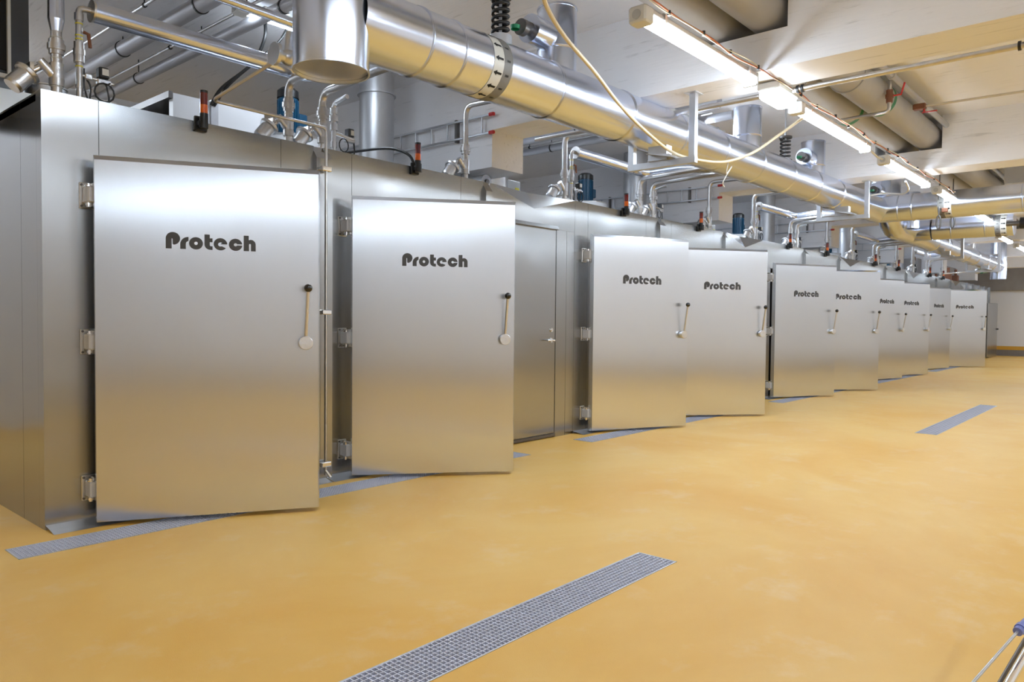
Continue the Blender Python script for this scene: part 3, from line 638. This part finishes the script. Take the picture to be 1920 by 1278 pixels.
# ------------------------------------------------------------------ insulated supply pipes
for k in range(NPER):
    dx = PER*k; x0, x1 = 1.985+dx, 3.62+dx; y, z, r = 5.66, 3.505, .072
    wh = ['above the first oven', 'above the third oven', 'above the fifth oven', 'above the seventh oven', 'above the ninth oven'][k]
    t = thing('insulated_pipe', (x0, y, z), f'shiny clad insulated pipe {wh}', 'pipe', 'clad pipes above the ovens')
    link('cladding', MB().cyl((x0, y, z), (x1, y, z), r, 32, caps=False), 'duct_steel', t)
    link('end_disc', MB().lathe((x0+.01, y, z), (-1, 0, 0), [(0, r+.004), (.014, r+.004), (.016, .022)], 28), 'stainless', t)
    link('seam_bead', MB().lathe((x0+1.3, y, z), (1, 0, 0), [(0, r), (.005, r+.004), (.01, r)], 28), 'duct_steel', t)
    link('elbow_section', MB().tube(bend([(x1-.02, y, z), (x1+.1, y-.02, z), (x1+.15, y-.5, z+.02), (x1+.15, 4.0, z-.1)], .1), r-.004, 20), 'duct_steel', t)
    # thin riser that meets it
    t = thing('thin_riser', (1.9+dx, y, H), f'thin steel riser with solenoid valve feeding the clad pipe {wh}', 'pipe', 'thin risers with solenoid valves')
    rx = 1.905+dx
    link('pipe_body', MB().tube(bend([(rx, y, H-.05), (rx, y, z), (x0, y, z)], .06), .021, 14), 'pipe_steel', t)
    fit = MB()
    for zz, rr, hh in ((H+.03, .027, .03), (H+.12, .026, .02), (3.13, .036, .05), (3.18, .040, .04), (3.22, .034, .05), (3.415, .03, .05)): fit.lathe((rx, y, zz), (0, 0, 1), [(0, .018), (0, rr), (hh, rr), (hh, .018)], 8)
    link('fittings', fit, 'pipe_steel', t)
    yt = MB()
    for zz in (3.10, 3.285, 3.31, 3.39): yt.lathe((rx, y, zz), (0, 0, 1), [(0, .0215), (0, .0245), (.008, .0245), (.008, .0215)], 14)
    link('thread_tape', yt, 'yellow_tape', t)
    link('valve_lever', MB().tube([(rx+.02, y-.02, 3.34), (rx+.05, y-.03, 3.33), (rx+.06, y-.03, 3.24)], .012, 8), 'rust_brass', t)
    so = link('solenoid_branch', MB().cyl((rx, y, 3.05), (rx+.22, y-.01, 3.03), .011, 10).rbox(rx+.03, rx+.08, y-.022, y+.018, 3.025, 3.065, .006).rbox(rx+.11, rx+.20, y-.022, y+.018, 3.01, 3.052, .006), 'cast_alloy', t)
    link('solenoid_coil', MB().rbox(rx+.115, rx+.185, y-.035, y+.03, 3.055, 3.13, .008), 'black_rubber', so)
    link('coil_label', MB().box(rx+.135, rx+.178, y-.037, y-.035, 3.075, 3.12), 'white_plastic', so)
    cp = [Vector((rx+.19, y-.02, 3.03))]+[Vector((rx+.15+.065*math.cos(a), y-.03, 2.955+.065*math.sin(a))) for a in [1.2+.5*i for i in range(14)]]+[Vector((rx+.19, y, 2.93)), Vector((rx+.19, y, H-.03))]
    link('cable_loop', MB().tube(cp, .0065, 6).tube(spline([Vector((rx+.03, y, 3.10)), Vector((rx+.03, y, 2.98)), Vector((rx+.06, y, 2.88)), Vector((rx+.07, y, 2.98)), Vector((rx+.045, y, 3.03))]), .006, 6).tube(spline([Vector((rx+.07, y, 2.89)), Vector((rx+.02, y+.05, 2.80))]), .008, 6), 'black_rubber', t)

# ------------------------------------------------------------------ steam risers with angle seat valves
def riser(x, label, y=5.66, goose=None, ztop=3.5, r=.034, side=-1, tall=False, zv=H+.07):
    t = thing('steam_riser', (x, y, H), label, 'pipe', 'steam risers with angled valves')
    if tall: pth = [(x, y, H-.05), (x, y, SZ)]
    else: pth = bend([(x, y, H-.05), (x, y, ztop)]+goose, .11)
    link('pipe_body', MB().tube(pth, r, 18), 'pipe_steel', t)
    if tall: link('cladding', MB().lathe((x, y, 3.30), (0, 0, 1), [(0, r), (.08, .05), (.3, .048), (1.0, .048)], 24), 'duct_steel', t)
    zu = H+.31
    for grp_ in (((H+.10, .046, .05),), ((zu, .045, .03), (zu+.03, .055, .04), (zu+.07, .046, .03))):
        f = MB()
        for zz, rr, hh in grp_: f.lathe((x, y, zz), (0, 0, 1), [(0, r), (0, rr), (hh, rr), (hh, r)], 10)
        link('union_nut', f, 'pipe_steel', t)
    tp = MB()
    for zz in (zu-.03, zu+.11, H+.09, H+.155): tp.lathe((x, y, zz), (0, 0, 1), [(0, r), (0, r+.003), (.007, r+.003), (.007, r)], 18)
    link('thread_tape', tp, 'band_white', t)
    dr = Vector((side*.62, .25, .60)).normalized(); base = Vector((x, y, H+.15))
    # angled body and the actuator can beside the pipe
    link('valve_body', MB().cyl(base, base+Vector((side*.10, .0, .10)), .034, 14, .028).cyl(base+Vector((0, 0, -.02)), base+Vector((0, 0, .10)), .044, 14), 'cast_alloy', t)
    c = base+Vector((side*.15, .03, .02)); ax = Vector((-side*.62, .0, .75)).normalized()
    ac = link('valve_actuator', MB().lathe(c-ax*.16, ax, [(0, 0), (0, .055), (.02, .062), (.12, .062), (.125, .078), (.145, .083), (.155, .070), (.16, .03), (.16, 0)], 24), 'cast_alloy', t)
    link('actuator_yoke', MB().cyl(c-ax*.01, c+ax*.05+Vector((-side*.05, 0, .02)), .022, 10).box(c.x-.012, c.x+.012, c.y-.05, c.y+.04, c.z, c.z+.05), 'chrome', ac)
    return t
SX = [  # x in one period, kind
    (1.765, 'tall'), (3.53, 'goose'), (3.87, 'goose2'), (5.66, 'single')]
WH = [['at the left corner of the first oven', 'at the right of the first oven roof', 'left of the vertical water pipe top', 'at the right end of the second oven'],
      ['at the left of the third oven', 'near the right of the third oven', 'where the third and fourth ovens meet', 'at the right end of the fourth oven'],
      ['at the left of the fifth oven', 'near the right of the fifth oven', 'where the fifth and sixth ovens meet', 'at the right end of the sixth oven'],
      ['at the left of the seventh oven', 'near the right of the seventh oven', 'where the seventh and eighth ovens meet', 'at the right end of the eighth oven'],
      ['at the left of the ninth oven', 'near the right of the ninth oven', 'where the ninth and tenth ovens meet', 'at the right end of the tenth oven']]
for k in range(NPER):
    dx = PER*k
    for j, (x, kd) in enumerate(SX):
        xx = x+dx; w0 = WH[k][j]
        if kd == 'tall':
            if k == 0: riser(xx, f'tall clad steam riser to the ceiling {w0}', tall=True)
            else: riser(xx+.0, f'steam riser bending over toward the duct {w0}', goose=[(xx+.05, 4.9, 3.68), (xx+.1, 4.2, 3.66)], ztop=3.68)
        elif kd == 'goose': riser(xx, f'gooseneck steam riser {w0}', goose=[(xx+.02, 5.2, 3.42), (xx+.1, 4.6, 3.45), (xx+.1, 4.55, 3.9)] if k else [(xx+.02, 5.0, 3.45), (xx+.0, 4.0, 3.45)], ztop=3.40)
        elif kd == 'goose2': riser(xx, f'gooseneck steam riser {w0}', goose=[(xx+.02, 5.1, 3.40), (xx+.1, 4.5, 3.42), (xx+.1, 4.45, 3.9)] if k else [(xx+.02, 5.0, 3.42), (xx+.05, 4.2, 3.45)], ztop=3.38)
        else: riser(xx, f'slim gooseneck steam riser {w0}', goose=[(xx+.05, 5.2, 3.66), (xx+.15, 4.1, 3.60)], ztop=3.66, r=.03)
    # second solenoid riser
    xx = 4.03+dx; y = 5.72
    t = thing('solenoid_riser', (xx, y, H), ['short alloy riser with solenoid valve', 'short alloy riser with solenoid valve', 'short alloy riser with solenoid valve', 'short alloy riser with solenoid valve', 'short alloy riser with solenoid valve'][k]+f' above the {ORD[2*k+1]} oven from the left', 'pipe', 'short solenoid risers')
    link('pipe_body', MB().tube(bend([(xx, y, H-.05), (xx, y, 3.33), (xx, y-.2, 3.36)], .05), .022, 12), 'cast_alloy', t)
    f = MB()
    for zz, rr, hh in ((H+.10, .03, .05), (3.09, .036, .06), (3.17, .044, .05), (3.24, .036, .05)): f.lathe((xx, y, zz), (0, 0, 1), [(0, .02), (0, rr), (hh, rr), (hh, .02)], 10)
    link('fittings', f, 'cast_alloy', t)
    b_ = link('solenoid_branch', MB().cyl((xx, y, 3.07), (xx+.2, y-.02, 3.04), .018, 10).rbox(xx+.12, xx+.22, y-.03, y+.02, 3.01, 3.06, .006), 'cast_alloy', t)
    link('solenoid_coil', MB().rbox(xx+.14, xx+.205, y-.035, y+.03, 3.06, 3.135, .006), 'dark_metal_box', b_)
    link('coil_label', MB().box(xx+.165, xx+.198, y-.037, y-.035, 3.075, 3.12), 'white_plastic', b_)
    link('cable_loop', MB().tube(spline([Vector((xx+.22, y, 3.03)), Vector((xx+.23, y, 2.93)), Vector((xx+.20, y, H-.03))]), .007, 6).tube([Vector((xx+.09+.05*math.cos(a*.5), y-.03, 2.97+.06*math.sin(a*.5))) for a in range(14)], .005, 6), 'black_rubber', t)
    # junction boxes on the roof
    for q, (bx, by, sx) in enumerate(((2.12, 5.95, .24), (4.12, 6.1, .26))):
        t = thing('junction_box', (bx+dx, by, H), f'small white junction box on the roof of the {ORD[2*k+q]} oven from the left', 'electrical box', 'junction boxes on the oven roofs')
        link('enclosure', MB().rbox(bx+dx-sx/2, bx+dx+sx/2, by-.06, by+.06, H-.02, H+.14, .008), 'white_plastic', t)
        g = MB()
        for u in (-.06, 0, .05): g.cyl((bx+dx+u, by-.075, H+.01), (bx+dx+u, by-.055, H+.01), .014, 8)
        link('cable_glands', g, 'dark_steel', t)

# ------------------------------------------------------------------ beacon stacks on the front edge
BE = [(2.636, 0), (4.73, 1), (8.365, 2), (10.469, 3), (14.068, 4), (16.127, 5), (19.586, 6), (21.7, 7), (25.2, 8), (27.0, 9)]
for k, (x, i) in enumerate(BE):
    t = thing('signal_beacon', (x, D, H), f'red and orange signal beacon on the top edge of the {ORD[i]} oven from the left', 'warning light', 'signal beacons along the oven row')
    y = D-.045
    link('bracket', MB().rbox(x-.05, x+.05, D-.028, D-.001, H-.075, H+.035, .008).cyl((x, y-.02, H-.06), (x, y-.02, H+.02), .032, 14).rbox(x-.035, x+.035, D-.07, D-.02, H-.05, H-.0, .01), 'black_rubber', t)
    link('base', MB().cyl((x+.012, y, H+.01), (x+.012, y, H+.055), .030, 16), 'black_rubber', t)
    link('orange_lens', MB().cyl((x+.012, y, H+.055), (x+.012, y, H+.118), .0275, 16), 'beacon_orange', t)
    link('red_lens', MB().cyl((x+.012, y, H+.118), (x+.012, y, H+.205), .0275, 16), 'beacon_red', t)
    link('cap', MB().cyl((x+.012, y, H+.205), (x+.012, y, H+.222), .028, 16), 'black_rubber', t)
    if i == 1: link('conduit_hose', MB().tube(spline([Vector((x-.02, D-.03, H)), Vector((x-.03, D+.05, H+.12)), Vector((x-.1, D+.3, H+.2)), Vector((x-.3, D+.8, H+.18))]), .014, 8), 'black_rubber', t)

# ------------------------------------------------------------------ roof machinery
def motor(x, y, z0, r, h, label):
    t = thing('blower_motor', (x, y, z0), label, 'motor', 'blue blower motors on the oven roofs')
    m = MB().cyl((x, y, z0), (x, y, z0+h*.78), r, 28)
    for j in range(22):
        a = 2*PI*j/22; u = Vector((math.cos(a), math.sin(a), 0)); n_ = Vector((-u.y, u.x, 0))*.003; c = Vector((x, y, 0))
        m.add([c+u*r*.98+n_+Zv*(z0+.04), c+u*r*.98-n_+Zv*(z0+.04), c+u*(r+.012)-n_+Zv*(z0+.04), c+u*(r+.012)+n_+Zv*(z0+.04), c+u*r*.98+n_+Zv*(z0+h*.74), c+u*r*.98-n_+Zv*(z0+h*.74), c+u*(r+.012)-n_+Zv*(z0+h*.74), c+u*(r+.012)+n_+Zv*(z0+h*.74)], [(0, 1, 2, 3), (7, 6, 5, 4), (3, 2, 6, 7), (0, 3, 7, 4), (2, 1, 5, 6)])
    link('stator_body', m, 'motor_blue', t)
    link('fan_cover', MB().lathe((x, y, z0+h*.78), (0, 0, 1), [(0, r+.012), (h*.15, r+.010), (h*.22, r-.03), (h*.22, 0)], 28), 'black_rubber', t)
    link('terminal_box', MB().rbox(x+r-.01, x+r+.10, y-.06, y+.06, z0+h*.2, z0+h*.5, .01), 'motor_blue', t)
    link('base_flange', MB().cyl((x, y, z0-.02), (x, y, z0+.012), r+.05, 28), 'motor_blue', t)
def drum(x, y, r, h, label, mat='white_sheet'):
    t = thing('fan_housing', (x, y, H), label, 'fan housing', 'round fan housings on the oven roofs')
    link('drum', MB().cyl((x, y, H-.02), (x, y, H+h), r, 40), mat, t)
    link('rim_bead', MB().lathe((x, y, H+h-.015), (0, 0, 1), [(0, r), (.004, r+.008), (.014, r+.008), (.018, r-.01)], 40), 'stainless', t)
    sl = MB().box(x-r-.25, x-r*.7, y-.08, y+.08, H-.02, H+h*.7); link('outlet_spout', sl, 'stainless', t)
for k in range(NPER):
    dx = PER*k
    oa, ob_ = ORD[2*k], ORD[2*k+1]
    if k == 0:
        motor(4.36, 7.0, H+.46, .10, .50, f'blue motor with black cap behind the risers of the {oa} oven')
        drum(4.42, 7.0, .30, .44, f'round white fan housing below the blue motor behind the {oa} oven')
        drum(1.95, 6.5, .14, .30, 'small pale drum behind the tall riser at the left corner', 'cast_alloy')
    else:
        motor(4.07+dx, 7.0, H+.42, .11, .46, f'blue motor with black cap behind the {oa} oven risers')
        drum(4.07+dx, 7.0, .34, .40, f'round fan housing behind the {oa} oven')
    drum(6.9+dx, 6.5, .26, .34, f'round steel fan housing behind the {ob_} oven', 'stainless')
    motor(6.95+dx, 6.5, H+.34, .07, .22, f'small blue motor on the housing behind the {ob_} oven')
    t = thing('switch_box', (7.3+dx, 6.4, H), f'grey box with yellow switch behind the {ob_} oven', 'electrical box', 'switch boxes above the ovens')
    bx = 7.32+dx
    link('enclosure', MB().rbox(bx-.13, bx+.13, 6.42, 6.58, H, H+.36, .01), 'grey_plastic', t)
    link('switch_plate', MB().box(bx+.02, bx+.09, 6.412, 6.42, H+.13, H+.27), 'yellow_tape', t); link('switch_knob', MB().cyl((bx+.055, 6.38, H+.19), (bx+.055, 6.412, H+.19), .022, 12), 'black_rubber', t)
    # exhaust stack
    sx = 5.53+dx; sy = 7.0
    t = thing('exhaust_stack', (sx, sy, H), f'grey round exhaust stack on a steel plinth behind the {ob_} oven', 'duct', 'grey exhaust stacks')
    link('pipe_body', MB().cyl((sx, sy, H+.22), (sx, sy, SZ-.004), .20, 36), 'duct_galv', t)
    link('collar', MB().lathe((sx, sy, 3.98), (0, 0, 1), [(0, .2), (0, .225), (.02, .225), (.02, .2)], 36), 'duct_galv', t)
    link('plinth', MB().rbox(sx-.55, sx+.38, sy-.42, sy+.5, H-.02, H+.24, .01), 'stainless', t)
    if k >= 1:
        sx = 3.9+dx-1.25; sy = 7.6
        t = thing('heat_duct_box', (sx, sy, H), f'long white sheet metal box on the roof behind the {oa} oven', 'duct', 'white sheet metal boxes on the oven roofs')
        link('sheet_box', MB().rbox(sx-1.1, sx+.75, sy-.4, sy+.3, H-.01, H+.42, .01), 'white_sheet', t)
        link('lid_flange', MB().box(sx-1.12, sx+.77, sy-.42, sy+.32, H+.42, H+.43), 'stainless', t)
    # white-panelled cabinet with dark open side
t = thing('control_cabinet', (3.5, 6.8, H), 'white panelled box with dark open side on the first oven roof, behind its beacon', 'cabinet')
link('side_sheet', MB().box(3.07, 3.42, 6.82, 6.9, H-.02, 3.42), 'white_sheet', t)
link('side_sheet', MB().box(3.49, 3.98, 6.82, 6.9, H-.02, 3.42), 'white_sheet', t)
link('corner_channel', MB().box(3.42, 3.49, 6.80, 6.9, H-.02, 3.43), 'galvanised', t)
link('open_frame', MB().box(3.03, 3.07, 6.82, 8.4, 3.37, 3.43).box(3.03, 3.07, 8.35, 8.4, H, 3.4).box(3.07, 3.98, 8.3, 8.4, H, 3.4).box(3.07, 3.98, 6.9, 8.3, 3.38, 3.42), 'dark_steel', t)
link('inner_pipes', MB().tube(bend([(3.2, 7.2, H), (3.2, 7.2, 3.2), (3.2, 7.9, 3.25)], .1), .03, 10).cyl((3.3, 7.6, H), (3.3, 7.6, 3.35), .02, 8), 'pipe_steel', t)
t = thing('black_cable', (3.45, 6.8, 3.42), 'black twin cable rising from the white panelled box to the ceiling', 'cable')
link('sheath', MB().tube(spline([Vector((3.42, 6.8, 3.38)), Vector((3.5, 6.75, 3.55)), Vector((3.72, 6.6, 3.8)), Vector((3.80, 6.5, 4.05)), Vector((3.79, 6.5, 4.28))]), .016, 8).tube(spline([Vector((3.45, 6.8, 3.38)), Vector((3.55, 6.72, 3.58)), Vector((3.75, 6.6, 3.82)), Vector((3.95, 6.5, 4.05)), Vector((4.05, 6.45, 4.28))]), .013, 8), 'black_rubber', t)
# hanging ladder
for k in range(4):
    dx = PER*k
    t = thing('ladder', (6.1+dx, 6.6, 3.6), ['aluminium ladder with red end caps hung flat on the wall, nearest one', 'aluminium ladder on the second concrete wall pier', 'aluminium ladder on the third concrete wall pier', 'aluminium ladder on the fourth concrete wall pier'][k], 'ladder', 'ladders hung on the concrete piers')
    x = 6.10+dx; ya, yb = 5.70, 8.5
    for z in (3.47, 3.67):
        link('rail', MB().rbox(x-.014, x+.014, ya, yb, z-.012, z+.012, .004), 'galvanised', t)
        link('end_cap', MB().rbox(x-.02, x+.02, ya-.05, ya+.03, z-.018, z+.018, .008), 'red_plastic', t)
    for j in range(10): link('rung', MB().cyl((x, ya+.14+j*.28, 3.47), (x, ya+.14+j*.28, 3.67), .011, 8), 'galvanised', t)
    [link('wall_hook', MB().box(x, x+.055, yy, yy+.03, 3.44, 3.70), 'dark_steel', t) for yy in (6.25, 7.9)]
# grey cylinder hung under the haunch
t = thing('round_silencer', (5.9, 6.9, 2.98), 'grey horizontal cylinder lying under the deep beam end', 'duct')
link('pipe_body', MB().cyl((6.30, 5.95, 2.98), (6.30, 8.2, 2.98), .085, 24), 'duct_galv', t)
link('end_bolts', MB().cyl((6.30, 5.93, 2.98), (6.30, 5.95, 2.98), .03, 10), 'dark_steel', t)
# black wall unit, upper left
t = thing('fan_cooler', (1.0, 6.4, 3.1), 'black open-fronted fan unit with pale edge trim at the upper left corner', 'air unit')
link('casing', MB().box(.3, 1.78, 6.32, 6.75, 3.10, 4.25).box(1.66, 1.78, 6.28, 6.32, 3.10, 4.25), 'dark_metal_box', t)
link('front_opening', MB().box(.35, 1.65, 6.30, 6.32, 3.15, 4.2), 'black_matt', t)
link('edge_trim', MB().box(1.645, 1.665, 6.27, 6.30, 3.10, 4.2).box(.35, 1.665, 6.27, 6.30, 3.09, 3.115), 'white_plastic', t)
link('impeller_ring', MB().lathe((1.2, 6.75, 2.86), (0, 0, 1), [(0, .40), (.05, .44), (.2, .44), (.24, .38)], 32), 'black_rubber', t)
link('motor_block', MB().rbox(1.2, 1.48, 6.22, 6.3, 3.28, 3.55, .02), 'dark_steel', t)
# ------------------------------------------------------------------ water pipe down the oven joint
t = thing('water_pipe', (3.66, D-.09, 0), 'thin steel water pipe clamped down the joint between the first and second ovens', 'pipe')
xw, yw_ = 3.675, D-.10
v0 = at(520, 112, Y=4.55)
v1 = at(398, 188, Y=5.0); 
link('pipe_body', MB().tube(bend([(xw, yw_, .06), (xw, yw_, 2.98), v1, v0], .05), .0125, 10), 'pipe_steel', t)
for z in (2.64, 1.44, .15): link('pipe_clamp', MB().rbox(xw-.045, xw+.05, yw_-.018, yw_+.03, z-.02, z+.02, .006).cyl((xw-.03, yw_-.02, z), (xw-.03, yw_+.05, z), .014, 10), 'chrome', t)
link('drain_tip', MB().cyl((xw, yw_, .10), (xw+.03, yw_-.03, .04), .015, 10), 'chrome', t)
# valve body at the vertical duct with green wheel
v = at(540, 108, Y=4.5)
t = thing('stop_valve', v, 'cast stop valve with green hand wheel left of the big vertical duct end', 'valve')
link('valve_body', MB().sphere(v, .055).cyl(v-Vector((.11, 0, 0)), v-Vector((.085, 0, 0)), .075, 20).cyl(v-Vector((.09, 0, 0)), v+Vector((.1, 0, 0)), .04, 16).cyl(v, v+Vector((.02, 0, .17)), .03, 14), 'cast_alloy', t)
link('hand_wheel', MB().lathe(v+Vector((.07, 0, .02)), (1, 0, .3), [(0, .07), (.02, .08), (.03, .06), (.035, .01)], 24), 'valve_green', t)
# brassy clad pipe, top left centre
pa, pb = at(395, -12, Y=5.0), at(560, 48, Y=5.0)
t = thing('brass_pipe', pa, 'amber tinted shiny pipe crossing the top edge left of the vertical duct', 'pipe')
link('pipe_body', MB().cyl(pa+(pa-pb)*.6, pb+(pb-pa)*.25, .036, 20), 'duct_steel', t)
# far valve with green wheel on a rod
a_, b_ = at(1768, 513, Y=4.7), at(1832, 508, Y=4.4)
t = thing('far_tap_pipe', a_, 'far thin white pipe with green valve left of the far vertical duct end', 'pipe')
link('pipe_body', MB().cyl(a_, b_, .022, 10), 'chrome', t); link('valve_body', MB().sphere(b_, .08).cyl(b_, b_+(b_-a_)*.12, .06, 12), 'cast_alloy', t)
link('hand_wheel', MB().cyl(b_+(b_-a_)*.14, b_+(b_-a_)*.30, .085, 16), 'valve_green', t)
# red capped valves on the far duct
for k, x in enumerate((1760, 1786)):
    p = at(x, 412, Y=2.9); 
    t = thing('handle_loop', p, ['dark oval shut-off lever hanging before the far duct stub, left one', 'dark oval shut-off lever hanging before the far duct stub, right one'][k], 'handle')
    n = 20; loop = [Vector((p.x, p.y-.0+.03*math.cos(2*PI*i/n), p.z-.04+.11*math.sin(2*PI*i/n))) for i in range(n+1)]
    link('loop', MB().tube(loop, .014, 8), 'dark_steel', t); link('stem', MB().cyl(p+Vector((0, 0, .07)), Vector((p.x, p.y, SZ)), .010, 8), 'dark_steel', t)
    if k == 0: link('brass_fitting', MB().rbox(p.x-.03, p.x+.03, p.y-.13, p.y-.04, p.z+.12, p.z+.19, .01), 'rust_brass', t)
p = at(1913, 418, Y=2.1); t = thing('black_valve', p, 'black valve knob at the right edge beside the capped duct stub', 'valve')
link('knob', MB().cyl(p, p+Vector((0, -.25, 0)), .11, 16), 'black_rubber', t); link('stem', MB().cyl(p+Vector((0, .22, 0)), p, .045, 12), 'dark_steel', t)
# ------------------------------------------------------------------ clutter beyond the crossing duct
t = thing('grey_duct_box', (16.4, 0, 4.0), 'grey rectangular duct above the crossing round duct at right', 'duct')
link('sheet_box', MB().box(15.6, 16.6, -3.5, 2.2, 3.85, 4.25), 'grey_pipe', t)
for k, (x, y) in enumerate(((19.0, .8), (24.5, 2.0))):
    t = thing('ceiling_cable_tray', (x, y, 3.95), ['dark cable tray crossing behind the round duct at right', 'farther dark cable tray near the far wall'][k], 'cable tray')
    link('tray', MB().box(x-.15, x+.15, -3.6, 3.9, 3.9, 3.95), 'dark_steel', t)
t = thing('far_roof_equipment', (31, 6.4, H), 'dark box of pipework on the roof of the far end cabinets', 'duct')
link('plinth', MB().box(28.2, 35.0, 6.4, 8.2, H, H+.75), 'soffit_grey', t)
for j in range(3):
    xx = 30.1+j*1.3; link('valve_head', MB().rbox(xx-.12, xx+.12, 6.0, 6.25, H+.10, H+.38, .03).cyl((xx, 6.1, H), (xx, 6.1, H+.6), .05, 10), 'rust_brass', t)
# ------------------------------------------------------------------ cart corner at the bottom right
t = thing('wire_stand', (2.7, .33, 0), 'chrome tube stand with thin cable and blue sleeve at the lower right edge', 'stand')
c0, c1, c2 = at(1790, 1318, z=.42), at(1908, 1184, z=.50), at(1990, 1100, z=.56)
link('stay_cable', MB().tube([c0-(c1-c0)*2.2, c0, c1, c2], .0042, 8), 'galvanised', t)
link('blue_sleeve', MB().cyl(c1, c1+(c2-c1)*.25, .013, 14).cyl(c1+(c2-c1)*.05, c1+(c2-c1)*.1, .016, 14), 'blue_plastic', t)
d0, d1 = at(1855, 1345, z=.40), at(1965, 1152, z=.46)
link('tube_rail', MB().cyl(d0-(d1-d0)*1.2, d1+(d1-d0)*.8, .0125, 18), 'chrome', t)
s0, s1 = at(1845, 1330, z=.39), at(1955, 1142, z=.45)
link('tube_rail', MB().cyl(s0-(s1-s0)*1.2, s1+(s1-s0)*.8, .006, 12), 'dark_steel', t)
